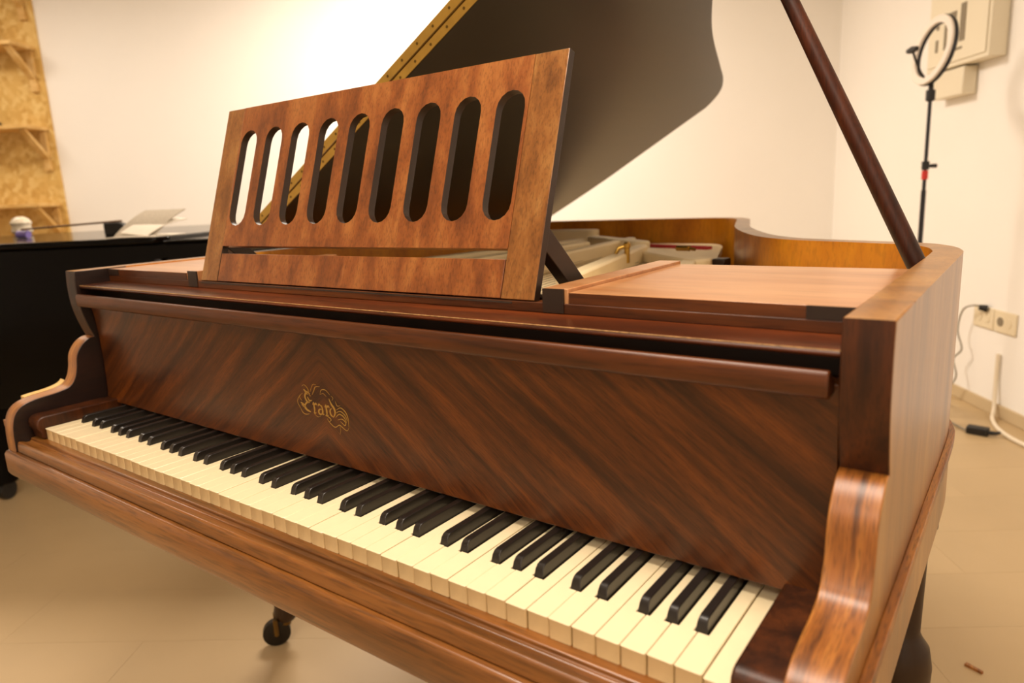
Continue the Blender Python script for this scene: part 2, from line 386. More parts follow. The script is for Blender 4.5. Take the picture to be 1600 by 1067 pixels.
# offset of the sharp centre from the white boundary, by the lower white of the pair
shoff = {'C': -.0022, 'D': .0022, 'F': -.0030, 'G': 0.0, 'A': .0030}
SW = 0.0108
wm = {}
for i in range(52):
    kd = kinds[i]; prev = kinds[i-1] if i > 0 else None
    cr = (SW/2+.0009-shoff[kd]) if (kd in shoff and i < 51) else 0
    cl = (SW/2+.0009+shoff[prev]) if (prev in shoff) else 0
    key = (round(cl, 5), round(cr, 5))
    if key not in wm:
        o = white_mesh(cl, cr).build('white_key', ['ivory', 'ivory_front', 'keywood'], None, z0=0); wm[key] = o.data
    else:
        o = bpy.data.objects.new('white_key', wm[key]); COL.objects.link(o)
    dz = random.uniform(-.0005, .0004)
    if i == 51: dz = -.0022
    o.location = (i*W+random.uniform(-.0001, .0001), random.uniform(-.0004, .0003), ZF+dz)
    o.rotation_euler = (random.uniform(-.002, .001), random.uniform(-.004, .004), 0)
    adopt(o, P)
def black_mesh():
    hb, ht = SW/2, .0042
    R = [(.0500, hb, -.004), (.0515, hb-.0002, .0015), (.0532, hb-.0009, .0078), (.0560, ht, .0108), (.0600, ht, .0118), (.172, ht, .0118)]
    b = MB(); vs = []
    for y, h, z in R: vs += [(-h, y, z), (h, y, z)]
    n = len(R)
    b.add(vs, [(2*i, 2*i+1, 2*i+3, 2*i+2) for i in range(n-1)])
    # sides
    base = []
    for y, h, z in R: base += [(-hb, y, -.004), (hb, y, -.004)]
    allv = vs+base; o = 2*n
    b.add(allv, [(2*i, 2*i+2, o+2*i+2, o+2*i) for i in range(n-1)]+[(2*i+1, o+2*i+1, o+2*i+3, 2*i+3) for i in range(n-1)]+[(o, o+1, o+2*n-1, o+2*n-2), (2*n-2, 2*n-1, o+2*n-1, o+2*n-2)])
    return b
bm0 = None
for i in range(51):
    kd = kinds[i]
    if kd not in shoff: continue
    if bm0 is None:
        o = black_mesh().build('black_key', 'ebony', None, z0=0, bevel=.0007, seg=2); bm0 = o
    else:
        o = bm0.copy(); COL.objects.link(o)
    o.location = ((i+1)*W+shoff[kd], random.uniform(-.0004, .0004), ZF+random.uniform(-.0004, .0003)); adopt(o, P)
# fallboard: tall veneered board with a moulded top edge
fx0, fx1 = XL1+.0022, XR1-.0022
fp = [(.1265, .0135), (.1290, .03), (.1300, .06), (.1305, .10), (.1295, .14), (.1270, .175), (.1235, .197), (.1235, .206), (.150, .206), (.150, .0135)]
fall = MB().prism(fp, lambda u, v, t: (t, u, v), fx0, fx1, smooth=False).build('fallboard', 'fall', P, bevel=.001)
mp_ = [(.1235, .1985), (.106, .1975), (.1015, .1990), (.0995, .2020), (.0995, .2160), (.1010, .2200), (.104, .2215), (.109, .2205), (.112, .2150), (.1235, .2100)]
o = MB().prism(mp_, lambda u, v, t: (t, u, v), XL1+.004, XR1-.0065).build('top_moulding', 'rail', fall, bevel=.0015)
# front flap above the fallboard, then the two stepped rails
fl_ = [(.1105, .2338), (.1122, .2355), (.1150, .2365), (.170, .2375), (.170, .2290), (.125, .2290), (.1135, .2302), (.1110, .2318)]
MB().prism(fl_, lambda u, v, t: (t, u, v), XL1+.0008, XR1-.0008).build('front_flap', 'flap', P, bevel=.0012)
MB().tube([(XL1+.001, .1119, .2357), (XR1-.001, .1119, .2357)], .0006, 6).build('worn_edge', 'worn', P)
MB().box(XL1+.0008, XR1-.0008, .166, .182, .2376, .2487).build('lower_rail', 'rail', P, bevel=.0008)
MB().box(XL1+.0015, XR1-.0015, .1515, .1655, .03, .2285).build('gap_blocker', 'edge_dark', P)  # added dark board keeping the lit interior out of the flap gap
# side panels of the desk tray
def side_panel(mir):
    f = (lambda x: x) if not mir else (lambda x: 1.222-x)
    def bx(x0, x1, *a):
        x0, x1 = sorted((f(x0), f(x1))); return MB().box(x0, x1, *a)
    pn = bx(.985, XR1-.001, .1675, .452, .2490, .2608).build('desk_tray_panel', ['panel'], P, bevel=.0008)
    bx(.986, 1.2225, .1662, .1674, .2490, .2604).build('panel_edge', 'rail', pn)
    bx(1.2228, XR1-.0012, .1655, .1674, .2490, .2607).build('end_block', 'edge_dark', pn)
    st = bx(.953, .984, .1675, .460, .2400, .2645).build('slide_rail', 'panel', P, bevel=.0008)
    bx(.953, .9795, .1648, .1674, .2385, .2643).build('rail_end', 'edge_dark', st)
side_panel(False); side_panel(True)
MB().box(.268, .953, .182, .205, .225, .2425).build('tray_front_bar', 'edge_dark', P)
MB().box(.268, .953, .225, .25, .225, .2435).build('tray_rear_bar', 'edge_dark', P)
# ---- music desk
DW, DH, DT, DYB, DZB, TH = .661, .284, .3183, .1658, .2503, .011
def dk(u, v, t): return (.611+u, DYB+v*math.sin(DT)+t*math.cos(DT), DZB+v*math.cos(DT)-t*math.sin(DT))
def music_desk():
    h = DW/2; cs = [-.259+.06475*k for k in range(9)]; r = .0208; v0, v1 = .0900, .2450
    b = MB(); NS = 8
    us = [-.2845]
    # outer loop pieces: build front/back with bmesh triangulation of polygon with holes
    bm = bmesh.new()
    def loop(pts):
        vs = [bm.verts.new((u, v, 0)) for u, v in pts]
        return [bm.edges.new((vs[i], vs[(i+1) % len(vs)])) for i in range(len(vs))]
    edges = loop([(-.2845, .0572), (.2845, .0572), (.2845, DH), (-.2845, DH)])
    holes = []
    for c in cs:
        pts = []
        for k in range(NS+1): a = PI*k/NS; pts.append((c+r*math.cos(a), v1-r+r*math.sin(a)))
        for k in range(NS+1): a = PI+PI*k/NS; pts.append((c+r*math.cos(a), v0+r+r*math.sin(a)))
        holes.append(pts); edges += loop(pts)
    bmesh.ops.triangle_fill(bm, use_beauty=True, use_dissolve=False, edges=edges)
    bm.verts.ensure_lookup_table()
    idx = {v: i for i, v in enumerate(bm.verts)}
    P2 = [(v.co.x, v.co.y) for v in bm.verts]; F = [[idx[v] for v in f.verts] for f in bm.faces]
    bm.free()
    n = len(P2)
    vs = [dk(u, v, 0) for u, v in P2]+[dk(u, v, TH) for u, v in P2]
    b.add(vs, F, 0); b.add(vs, [[i+n for i in reversed(f)] for f in F], 0)
    for pts in [[(-.2845, .0572), (.2845, .0572), (.2845, DH), (-.2845, DH)]]:
        b.prism(pts, dk, 0, TH, 0, cap=False)
    for pts in holes: b.prism(pts, dk, 0, TH, 1, cap=False, smooth=False)
    o = b.build('music_desk', ['desk', 'edge_dark'], P)
    for s in (-1, 1):
        st = MB(); lo, hi = sorted((s*.2847, s*h))
        st.prism([(lo, 0), (hi, 0), (hi, DH), (lo, DH)], lambda u, v, t: dk(u, v, t), 0, TH)
        q = st.build('desk_stile', ['desk_side', 'edge_dark'], o, bevel=.0007)
        for pl in q.data.polygons:
            if abs(pl.normal.x) > .9: pl.material_index = 1
    lb = MB().prism([(-.2835, 0.0005), (.2835, 0.0005), (.2835, .0450), (-.2835, .0450)], dk, 0.0003, TH).build('lower_board', 'desk', o, bevel=.0006)
    # hinged struts behind
    for s in (-1, 1):
        x = .611+s*(h-.016)
        top = Vector((x, .199, .322)); bot = Vector((x, .283, .246)); t = (bot-top).normalized(); nn = Vector((0, -t.z, t.y))
        m = MB(); wd = .0125
        pts = [top+nn*wd, bot+nn*wd, bot-nn*wd, top-nn*wd]
        m.prism([(p.y, p.z) for p in pts], lambda u, v, q: (q, u, v), x-.008, x+.008)
        m.build('support_strut', 'edge_dark', o, bevel=.001)
    m = MB(); m.prism([(-h, -.0045), (h-.03, -.0045), (h-.03, -.0012), (-h, -.0012)], dk, .001, TH+.012); m.build('bottom_hinge', 'edge_dark', o)
    return o
music_desk()
# ---- gilt maker's inscription inlaid in the fallboard
def face_y(z):
    for (y0, z0), (y1, z1) in zip(fp[:6], fp[1:7]):
        if z0 <= z <= z1: return y0+(y1-y0)*(z-z0)/(z1-z0)
    return .13
def ribbon(pts, wmax, wmin=0.25, n=10):
    """calligraphic stroke on the board: thin at both ends, thicker in the middle"""
    pts = catmull(pts, 5) if len(pts) > 2 else [tuple(pts[0][i]+(pts[1][i]-pts[0][i])*k/6 for i in (0, 1)) for k in range(7)]
    N = len(pts); vs = []
    for i, p in enumerate(pts):
        a = Vector(pts[max(i-1, 0)]); c = Vector(pts[min(i+1, N-1)]); t = (c-a)
        t = t.normalized() if t.length > 1e-9 else Vector((1, 0))
        k = wmin+(1-wmin)*math.sin(PI*i/(N-1)); nn = Vector((-t.y, t.x))*wmax*k/2
        for s in (1, -1):
            x = p[0]+s*nn.x; z = p[1]+s*nn.y; vs.append((x, z))
    b3 = [(x, face_y(z)-.00045, z) for x, z in vs]+[(x, face_y(z)+.0002, z) for x, z in vs]
    m = len(vs); fs = [(2*i, 2*i+1, 2*i+3, 2*i+2) for i in range(N-1)]
    fs += [(2*i, 2*i+2, 2*i+2+m, 2*i+m) for i in range(N-1)]+[(2*i+1, 2*i+1+m, 2*i+3+m, 2*i+3) for i in range(N-1)]
    return b3, fs
def inscription():
    # units: 1 = height of a small letter; origin at the foot of the first letter
    U = 0.0125; ox, oz = .5645, .0795
    T = lambda pts: [(ox+x*U*.92, oz+y*U) for x, y in pts]
    grp = empty('x', (0, 0, 0)); bpy.data.objects.remove(grp)
    def letter(name, strokes):
        m = MB()
        for pts, wd in strokes:
            v, f = ribbon(T(pts), wd*U*(.85 if name.startswith('letter') else .62)); m.add(v, f)
        return m.build(name, 'gilt', fall)
    letter('letter_e', [([(1.5, 2.15), (.9, 2.3), (.45, 1.75), (.75, 1.25), (1.35, 1.15)], .28), ([(1.35, 1.15), (.7, 1.05), (.1, .55), (-.35, .75)], .26), ([(-.5, .95), (.0, .75), (.55, .25), (1.35, .05)], .34),
        ([(.35, 2.55), (.7, 2.35), (1.0, 2.0)], .30), ([(.9, 1.75), (1.25, 1.35), (1.75, 1.45)], .22)])
    letter('letter_r', [([(1.95, 1.1), (2.1, .55), (2.05, .1)], .30), ([(1.8, .95), (2.0, 1.2), (2.15, .9)], .2), ([(2.1, .9), (2.4, 1.15), (2.6, .98)], .26), ([(1.9, .12), (2.1, 0), (2.35, .15)], .2)])
    letter('letter_a', [([(3.45, 1.1), (3.6, .5), (3.55, .12), (3.85, .1)], .30), ([(3.4, .95), (3.0, 1.15), (2.8, .9)], .2), ([(3.45, .6), (3.0, .55), (2.85, .2), (3.15, 0), (3.5, .2)], .26)])
    letter('letter_r', [([(4.2, 1.1), (4.35, .55), (4.3, .1)], .30), ([(4.05, .95), (4.25, 1.2), (4.4, .9)], .2), ([(4.35, .9), (4.65, 1.15), (4.9, .98)], .26), ([(4.15, .12), (4.35, 0), (4.6, .15)], .2)])
    letter('letter_d', [([(4.95, 2.05), (5.25, 1.5), (5.75, 1.0), (5.85, .5), (5.5, .0)], .32), ([(5.3, 1.0), (4.98, .7), (5.05, .25), (5.5, .0)], .26)])
    letter('flourish', [([(-.6, .2), (-1.1, .9), (-.7, 1.6), (.1, 2.1)], .12), ([(-.6, .2), (-.2, -.25), (.4, -.35), (1.1, -.2)], .14), ([(-.2, 1.15), (-.6, 1.5), (-.3, 1.9)], .1),
        ([(.1, 2.9), (.6, 3.1), (1.2, 2.7), (1.3, 2.1), (1.6, 1.9)], .14), ([(1.9, 2.1), (2.3, 2.6), (2.7, 3.1), (3.5, 3.2)], .17), ([(1.6, 2.4), (1.9, 2.9), (2.3, 3.35), (2.9, 3.35)], .1), ([(3.4, 2.3), (3.7, 2.85), (4.5, 2.95), (5.2, 2.5)], .13), ([(3.4, 2.3), (4.0, 2.5), (4.5, 2.2)], .08),
        ([(5.4, 2.4), (5.7, 2.2), (5.5, 1.9)], .08), ([(6.1, 1.9), (6.3, 1.4), (6.9, 1.5)], .1)])
    letter('flourish', [([(6.1, .9), (6.9, 1.25), (7.7, .9), (8.1, .2), (8.1, -.8)], .17), ([(6.0, .55), (6.8, .85), (7.6, .5), (7.95, -.1)], .17), ([(5.9, .05), (6.6, .5), (7.4, .25), (7.8, -.3)], .19), ([(6.2, -.2), (7.0, .0), (7.6, -.3), (7.4, -.65), (6.7, -.3)], .17),
        ([(8.1, -.8), (7.7, -1.2), (6.9, -.9), (6.4, -.75), (5.6, -1.1), (4.7, -.7), (4.3, -.3)], .14), ([(4.0, .0), (4.6, -.1), (5.0, -.35), (4.7, -.6)], .16), ([(3.2, -.15), (2.6, -.35), (2.0, -.1)], .07), ([(6.5, -.75), (6.6, -1.3), (6.4, -1.8)], .06)])
inscription()
# ---- lid, folded front leaf, hinge, prop
TL = math.radians(29.4); HX, HZ = XL2-.004, .2660; YFL = .492
def lidp(x, y, h):   # flat lid coordinates (x from the spine hinge, height above the underside) -> opened position
    u = x-HX; return (HX+u*math.cos(TL)-h*math.sin(TL), y, HZ+u*math.sin(TL)+h*math.cos(TL))
lo = offset(OUT, -.018)
lo = [(min(x, XR2+.018), min(y, 1.762)) for x, y in lo if y > .52]
lo = [(max(x, HX), y) for x, y in lo]
lidpoly = [(XR2+.018, YFL)] + lo + [(HX, YFL)]
LT = .018
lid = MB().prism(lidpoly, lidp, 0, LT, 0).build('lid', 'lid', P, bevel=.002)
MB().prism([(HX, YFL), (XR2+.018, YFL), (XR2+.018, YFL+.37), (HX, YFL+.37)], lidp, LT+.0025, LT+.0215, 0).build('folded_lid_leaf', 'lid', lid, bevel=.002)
for h0, h1 in ((.0015, LT-.0008), (LT+.0035, LT+.0205)):
    hl = MB().prism([(HX+.01, h0), (XR2+.01, h0), (XR2+.01, h1), (HX+.01, h1)], lambda u, v, t: lidp(u, t, v), YFL-.0012, YFL-.0001).build('hinge_leaf', 'brass', lid)
    m = MB()
    x = HX+.04+(0 if h0 < .01 else .02)
    while x < XR2:
        c = (x, (h0+h1)/2)
        m.prism([(c[0]+.0026*math.cos(a*PI/4), c[1]+.0026*math.sin(a*PI/4)) for a in range(8)], lambda u, v, t: lidp(u, t, v), YFL-.0017, YFL-.0010)
        x += .044
    so = m.build('hinge_screws', 'brass_dark', hl); so['kind'] = 'stuff'
MB().tube([lidp(HX+.01, YFL-.0015, LT+.0012), lidp(XR2+.01, YFL-.0015, LT+.0012)], .0016, 8).build('hinge_pin', 'brass_dark', lid)
pb = Vector((1.2665, .56, .2330)); pt = Vector((.9655, .56, .8520))
pp = [pb+(pt-pb)*k/8 for k in range(9)]
MB().tube(pp, [.0120, .0119, .0117, .0113, .0106, .0098, .009, .008, .006], 20).build('lid_prop', 'prop', P)
MB().box(1.235, 1.2625, .535, .585, .19, .238).build('prop_bracket', 'inner', P, bevel=.003)
# ---- inside: soundboard, iron plate, bars, felt, strings
INS = offset(OUT, .040)
inpoly = [(x, y) for x, y in INS if y > .30]
MB().prism(inpoly, lambda u, v, t: (u, v, t), .10, .108).build('soundboard', 'soundboard', P)
pl_in = [(x, y) for x, y in offset(OUT, .075) if y > .40]
MB().prism(pl_in, lambda u, v, t: (u, v, t), .168, .186).build('iron_plate', 'plate', P, bevel=.004)
def strut(a, bb, wd, z0, z1, name='plate_bar'):
    a = Vector(a); bb = Vector(bb); t = (bb-a).normalized(); n = Vector((-t.y, t.x))*wd/2
    pts = []
    for k in range(7): an = -PI/2+PI*k/6; q = bb+t*math.cos(an)*wd/2+n*math.sin(an); pts.append((q.x, q.y))
    for k in range(7): an = PI/2+PI*k/6; q = a+t*math.cos(an)*wd/2+n*math.sin(an); pts.append((q.x, q.y))
    return MB().prism(pts, lambda u, v, t2: (u, v, t2), z0, z1).build(name, 'plate', P, bevel=.005)
strut((.02, 1.62), (.16, 1.635), .060, .186, .236)
strut((.10, .55), (.23, 1.45), .035, .186, .218)
strut((.30, .55), (.33, 1.30), .040, .186, .222)
strut((.52, .55), (.42, 1.42), .030, .186, .225)
strut((.74, .55), (.58, 1.16), .034, .186, .226)
strut((.90, .60), (.77, 1.02), .034, .186, .212)
strut((.28, 1.46), (.52, 1.28), .050, .186, .226)
strut((.55, 1.20), (.80, .98), .060, .186, .214)
MB().prism([(.36, 1.555), (.50, 1.515), (.63, 1.475), (.635, 1.50), (.50, 1.545), (.365, 1.59)], lambda u, v, t: (u, v, t), .186, .194).build('red_felt_strip', 'red_felt', P)
m = MB(); m.lathe([(.006, 0), (.006, .032), (.008, .034), (.008, .042), (.004, .046)], (.655, .94, .205)); m.tube([(.655, .94, .243), (.640, .93, .238), (.634, .927, .226)], .004, 8)
m.build('brass_catch', 'brass', P)
m = MB(); m.tube([(.675, 1.165, .218), (.712, 1.15, .219)], .007, 10); m.tube([(.71, 1.15, .219), (.728, 1.143, .217)], .004, 8); m.build('brass_screw_bolt', 'brass', P)
m = MB(); m.box(.80, .83, 1.06, 1.10, .186, .204); m.build('felt_block', 'edge_dark', P, bevel=.003)
m = MB()
for k in range(70):
    t = k/69; x0 = .06+1.08*t; y1 = 1.5-.85*max(0, t-.15)**.8 if t > .15 else 1.5
    m.tube([(x0, .40, .196), (x0-.22*(1-t)+.12*0, max(.62, y1), .196)], .0006, 4, cap=False)
so = m.build('strings', 'string', P); so['kind'] = 'stuff'
# ---- legs with castors
def leg(x, y, name='leg', caster=(-.02, -.035)):
    m = MB(); z0 = -.088
    m.lathe([(.034, z0), (.034, z0-.05), (.026, z0-.058), (.024, z0-.10), (.022, z0-.225), (.026, z0-.235), (.036, z0-.25), (.041, z0-.28), (.040, z0-.31), (.032, z0-.335), (.034, z0-.35), (.036, z0-.38), (.032, z0-.45), (.026, z0-.51), (.030, z0-.525), (.026, z0-.540), (.020, z0-.548)], (x, y, 0), 28)
    lg = m.build(name, 'legwood', P)
    cx, cy = x+caster[0], y+caster[1]
    m = MB(); m.tube([(x, y, z0-.54), (x, y, z0-.555), (cx, cy, z0-.570)], [.013, .012, .010], 10)
    d = Vector((caster[0], caster[1], 0)).normalized(); ax = Vector((-d.y, d.x, 0))
    c = Vector((cx, cy, -.70+.0335))
    for s in (-1, 1):
        a = c+ax*.017*s; q = []
        for zz in (.042, .022, 0): q.append((a.x, a.y, a.z+zz))
        m.tube(q, .006, 8)
    m.tube([(c+ax*.018).to_tuple(), (c-ax*.018).to_tuple()], .004, 8)
    fk = m.build('castor_fork', 'brass_dark', lg)
    m = MB(); m.tube([(c-ax*.011).to_tuple(), (c-ax*.009).to_tuple(), (c+ax*.009).to_tuple(), (c+ax*.011).to_tuple()], [.028, .033, .033, .028], 24); m.build('castor_wheel', 'iron', lg)
leg(-.040, .452, caster=(-.016, -.022)); leg(1.262, .66, caster=(.02, -.02)); leg(.22, 1.52, caster=(.0, -.025))

# ------------------------------------------------------------------ the black grand piano behind
bp_ = empty('grand_piano', tuple(rp(-1.3, 1.9, 0)))
tag(bp_, 'black polished grand piano with closed lid behind the rosewood one', 'piano')
BZ = .277
side = [(-2.75, 1.225), (-.44, 1.225), (-.40, 1.26), (-.40, 2.70), (-.7, 2.74), (-1.1, 2.70), (-1.5, 2.45), (-1.9, 2.2), (-2.4, 2.1), (-2.72, 1.9), (-2.78, 1.5)]
o = MB().prism(side, lambda u, v, t: (u, v, t), BZ-.022, BZ).build('lid', 'black_gloss', bp_, room=True, bevel=.006)
body = [(-2.72, 1.245), (.16, 1.245), (.16, 2.68), (-.7, 2.71), (-1.1, 2.67), (-1.5, 2.42), (-1.9, 2.17), (-2.4, 2.07), (-2.69, 1.88), (-2.75, 1.5)]
MB().prism(body, lambda u, v, t: (u, v, t), -.14, BZ-.0225).build('case', 'black_gloss', bp_, room=True, bevel=.006)
MB().prism([(-.41, 1.23), (.17, 1.23), (.17, 2.69), (-.41, 2.69)], lambda u, v, t: (u, v, t), BZ-.0222, BZ-.013).build('fallboard_cover', 'black_gloss', bp_, room=True, bevel=.004)
for e, d in ((-1.22, 1.33), (.0, 2.5), (-2.45, 1.7), (-.05, 1.36)):
    m = MB(); m.lathe([(.085, -.14), (.085, -.24), (.07, -.25), (.06, -.4), (.05, -.60), (.045, -.63)], (e, d, 0), 16)
    lg = m.build('leg', 'black_gloss', bp_, room=True)
    m = MB(); m.tube([(e-.013, d, -.662), (e+.013, d, -.662)], .038, 18); m.tube([(e, d, -.62), (e, d, -.655)], .014, 8); m.build('castor', 'black_matte', lg, room=True)
m = MB(); m.tube([(-.43, 1.232, .190), (-.43, 1.218, .190), (-.43, 1.214, .190)], [.012, .014, .006], 14); m.build('lid_knob', 'dark_pole', bp_, room=True)

# ---- things lying on the black lid
def on_lid(name, label, cat, mb, mats, **k):
    o = mb.build(name, mats, None, room=True, **k); tag(o, label, cat); return o
sm = empty('sheet_music', tuple(rp(-.55, 1.42, BZ+ZF)))
tag(sm, 'open booklet of sheet music with curled pages on the black piano lid', 'sheet music')
def page(p0, u, v, nu, sag, name, mat):
    b = MB(); N = 8; vs = []
    for i in range(N+1):
        for j in (0, 1):
            t = i/N
            q = Vector(p0)+Vector(u)*t+Vector(v)*j+Vector((0, 0, sag*math.sin(PI*t)))
            vs.append(q)
    n = len(vs); vs2 = [q+Vector((0, 0, .0035)) for q in vs]
    fs = [(2*i, 2*i+1, 2*i+3, 2*i+2) for i in range(N)]; A = vs+vs2
    b.add(A, fs, 0, True); b.add(A, [tuple(k+n for k in f) for f in fs], 0, True)
    rimf = [(2*i, 2*i+2, 2*i+2+n, 2*i+n) for i in range(N)]+[(2*i+1, 2*i+3, 2*i+3+n, 2*i+1+n) for i in range(N)]+[(0, 1, 1+n, n), (2*N, 2*N+1, 2*N+1+n, 2*N+n)]
    b.add(A, rimf, 0); return b.build(name, mat, sm, room=True)
page((-.62, 1.30, BZ+.002), (.07, .10, .085), (.17, -.04, 0), 0, .008, 'page', 'paper_grey')
page((-.47, 1.245, BZ+.003), (.10, .10, .050), (-.12, .05, .012), 0, .010, 'page', 'paper')
page((-.615, 1.24, BZ+.0005), (.18, -.01, .0), (.03, .16, 0), 0, .002, 'page', 'paper')
m = MB(); pr = [(-.046, 0), (.046, 0), (.043, .022), (.034, .042), (.014, .049), (-.046, .050)]
m.prism(pr, lambda u, v, t: (-.80+u, t, BZ+v), 1.61, 1.65)
on_lid('black_pouch', 'small black pouch with rounded end standing by the sheet music', 'pouch', m, 'black_matte', bevel=.004)
m = MB(); m.tube([(-1.285, 1.75, BZ+.0365), (-.78, 1.63, BZ+.0545)], .004, 8)
on_lid('thin_stick', 'thin brown wooden stick propped on the black pouch', 'stick', m, 'stick')
m = MB(); m.lathe([(.030, 0), (.046, .02), (.040, .045), (.047, .06), (.036, .078), (.020, .088), (.010, .090)], (-1.62, 2.2, BZ), 9)
on_lid('plastic_bag', 'crumpled translucent plastic bag on the black piano lid', 'bag', m, 'bag')
m = MB(); m.tube([(-1.305, 1.755, BZ+.0163), (-1.255, 1.745, BZ+.0163)], .016, 14)
on_lid('violet_cap', 'small violet plastic cap next to the crumpled bag', 'cap', m, 'violet')
MB().box(-1.36, -.30, 1.30, 1.66, -.34, -.1405).build('dark_fill_box', 'black_gloss', bp_, room=True, bevel=.006)  # added black mass filling the dark space under the piano

# ------------------------------------------------------------------ OSB shelf unit on the back wall
sh = empty('shelf_unit', tuple(rp(-3.2, DN-.1, 0)))
tag(sh, 'tall yellow strand board shelf unit with pine brackets on the back wall', 'shelf')
MB().box(-4.2, -2.49, DN-.022, DN-.001, -.65, 2.02).build('back_panel', 'osb', sh, room=True)
for z in (-.06, .45, .965, 1.49, 1.95):
    s_ = MB().box(-4.2, -2.51, DN-.262, DN-.022, z-.024, z).build('shelf_board', 'pine', sh, room=True, bevel=.003)
    for e in (-2.55, -3.35, -4.1):
        m = MB(); y0, y1 = DN-.022, DN-.24
        m.prism([(y0, z-.235), (y0, z-.20), (y1+.012, z-.024), (y1-.0, z-.024), (y1, z-.034)], lambda u, v, t: (t, u, v), e-.022, e+.022)
        m.box(e-.022, e+.022, DN-.046, DN-.022, z-.29, z-.024)
        m.build('bracket', 'pine', sh, room=True, bevel=.002)
m = MB(); m.lathe([(.055, 0), (.058, .01), (.058, .20), (.045, .225), (.018, .24), (.018, .27)], (-2.80, DN-.14, 1.4905), 20)
o = m.build('white_bottle', 'paper', None, room=True); tag(o, 'white bottle on the upper strand board shelf', 'bottle')
m = MB(); m.lathe([(.075, 0), (.078, .012), (.065, .035), (.03, .046)], (-2.83, DN-.15, .9655), 24)
o = m.build('black_bowl', 'black_matte', None, room=True); tag(o, 'low black upturned bowl on the lower strand board shelf', 'bowl')

# ------------------------------------------------------------------ ring light on its stand
rl = empty('ring_light', tuple(rp(2.517, 2.0, 0))); tag(rl, 'ring light with phone clip on a thin black tripod stand', 'ring light')
nrm = Vector((-.80, -.594, 0))*math.cos(.18)+Vector((0, 0, math.sin(.18))); nrm.normalize()
def ringpt(c, a, r, up, rt): return c+up*math.cos(a)*r+rt*math.sin(a)*r
rc = rp(2.515, 2.0, .862); rt = nrm.cross(Vector((0, 0, 1))).normalized(); upv = rt.cross(nrm).normalized()
def torus(r_in, r_out, t0, t1, name, mat, par):
    b = MB(); N = 40; vs = []
    for k in range(N):
        a = 2*PI*k/N
        for r, t in ((r_in, t0), (r_out, t0), (r_out, t1), (r_in, t1)): vs.append(ringpt(rc, a, r, upv, rt)+nrm*t)
    fs = [(k*4+i, k*4+(i+1) % 4, ((k+1) % N)*4+(i+1) % 4, ((k+1) % N)*4+i) for k in range(N) for i in range(4)]
    b.add(vs, fs, 0, False); return b.build(name, mat, par, bevel=.003)
hs = torus(.104, .139, -.014, 0, 'housing', 'dark_pole', rl); torus(.106, .136, .0003, .012, 'diffuser', 'diffuser', hs)
base = rp(2.517, 2.0, 0)
m = MB(); zt = rc.z-.150
m.tube([(base.x, base.y, -.62), (base.x, base.y, .30)], .010, 12); m.build('lower_pole', 'dark_pole', rl)
m = MB(); m.tube([(base.x, base.y, .30), (base.x, base.y, zt-.02)], .0075, 12); m.build('upper_pole', 'dark_pole', rl)
m = MB(); m.tube([(base.x, base.y, .385), (base.x, base.y, .42)], .015, 14); q = base+E2*.045; m.tube([(base.x, base.y, .40), (q.x, q.y, .40)], [.006, .009], 8); m.build('height_clamp', 'black_matte', rl)
m = MB(); m.tube([(base.x, base.y, .345), (base.x, base.y, .382)], .0125, 14); m.build('red_collar', 'red_band', rl)
m = MB(); m.tube([(base.x, base.y, zt-.05), (base.x, base.y, zt-.045), (base.x, base.y, zt-.005)], [.012, .018, .018], 12); m.tube([(base.x, base.y, zt-.01), (base.x, base.y, zt+.025)], .010, 10); m.build('tilt_head', 'black_matte', rl)
hold = rc+nrm*.085+upv*-.01
m = MB(); pts = [rc-upv*.118+nrm*-.002, rc-upv*.09+nrm*.03, rc-upv*.05+nrm*.06, hold]; m.tube([tuple(p) for p in pts], .005, 8); m.build('gooseneck', 'black_matte', rl)
m = MB(); a = hold+rt*.032; c = hold-rt*.032; m.tube([tuple(a), tuple(hold), tuple(c)], [.010, .015, .010], 10); m.build('phone_clip', 'black_matte', rl)
for k in range(3):
    a = math.radians(-56+120*k); f = base+Vector((math.cos(a), math.sin(a), 0))*.27
    m = MB(); m.tube([(base.x, base.y, -.40), (f.x, f.y, -.692)], .008, 8); l_ = m.build('tripod_leg', 'dark_pole', rl)
    m = MB(); g = base+(f-base)*.9; m.tube([(g.x, g.y, -.668), (f.x, f.y, -.690)], .012, 8); m.build('foot', 'black_matte', l_)
    m = MB(); g = base+(f-base)*.5; m.tube([(base.x, base.y, -.60), (g.x, g.y, -.546)], .005, 6); m.build('brace', 'dark_pole', rl)

# ------------------------------------------------------------------ wall cabinet, box, sockets, cables
cb = empty('wall_cabinet', tuple(rp(EE-.04, 2.36, .83+ZF))); tag(cb, 'cream metal wall cabinet with grey vent slots on the right wall', 'cabinet')
MB().box(EE-.075, EE-.001, 2.105, 2.60, .845, 1.75).build('body', 'cabinet', cb, room=True, bevel=.004)
MB().box(EE-.081, EE-.0755, 2.125, 2.585, .865, 1.735).build('door', 'cabinet', cb, room=True, bevel=.003)
fx = EE-.0815
for e0, e1, z0_, z1_ in ((2.285, 2.325, .945, 1.105), (2.36, 2.43, 1.055, 1.085), (2.30, 2.38, .912, .922), (2.43, 2.45, .93, 1.04), (2.50, 2.52, 1.03, 1.08), (2.50, 2.52, .93, .985)):
    MB().box(fx-.002, fx+.001, e0, e1, z0_, z1_).build('vent_slot', 'slot', cb, room=True)
jb = MB().box(EE-.065, EE-.001, 2.30, 2.55, .715, .838).build('junction_box', 'cabinet', None, room=True, bevel=.006)
tag(jb, 'small cream junction box directly under the wall cabinet', 'junction box')
so_ = empty('wall_socket', tuple(rp(EE-.005, 2.0, -.28+ZF))); tag(so_, 'cream double socket plate low on the right wall', 'socket')
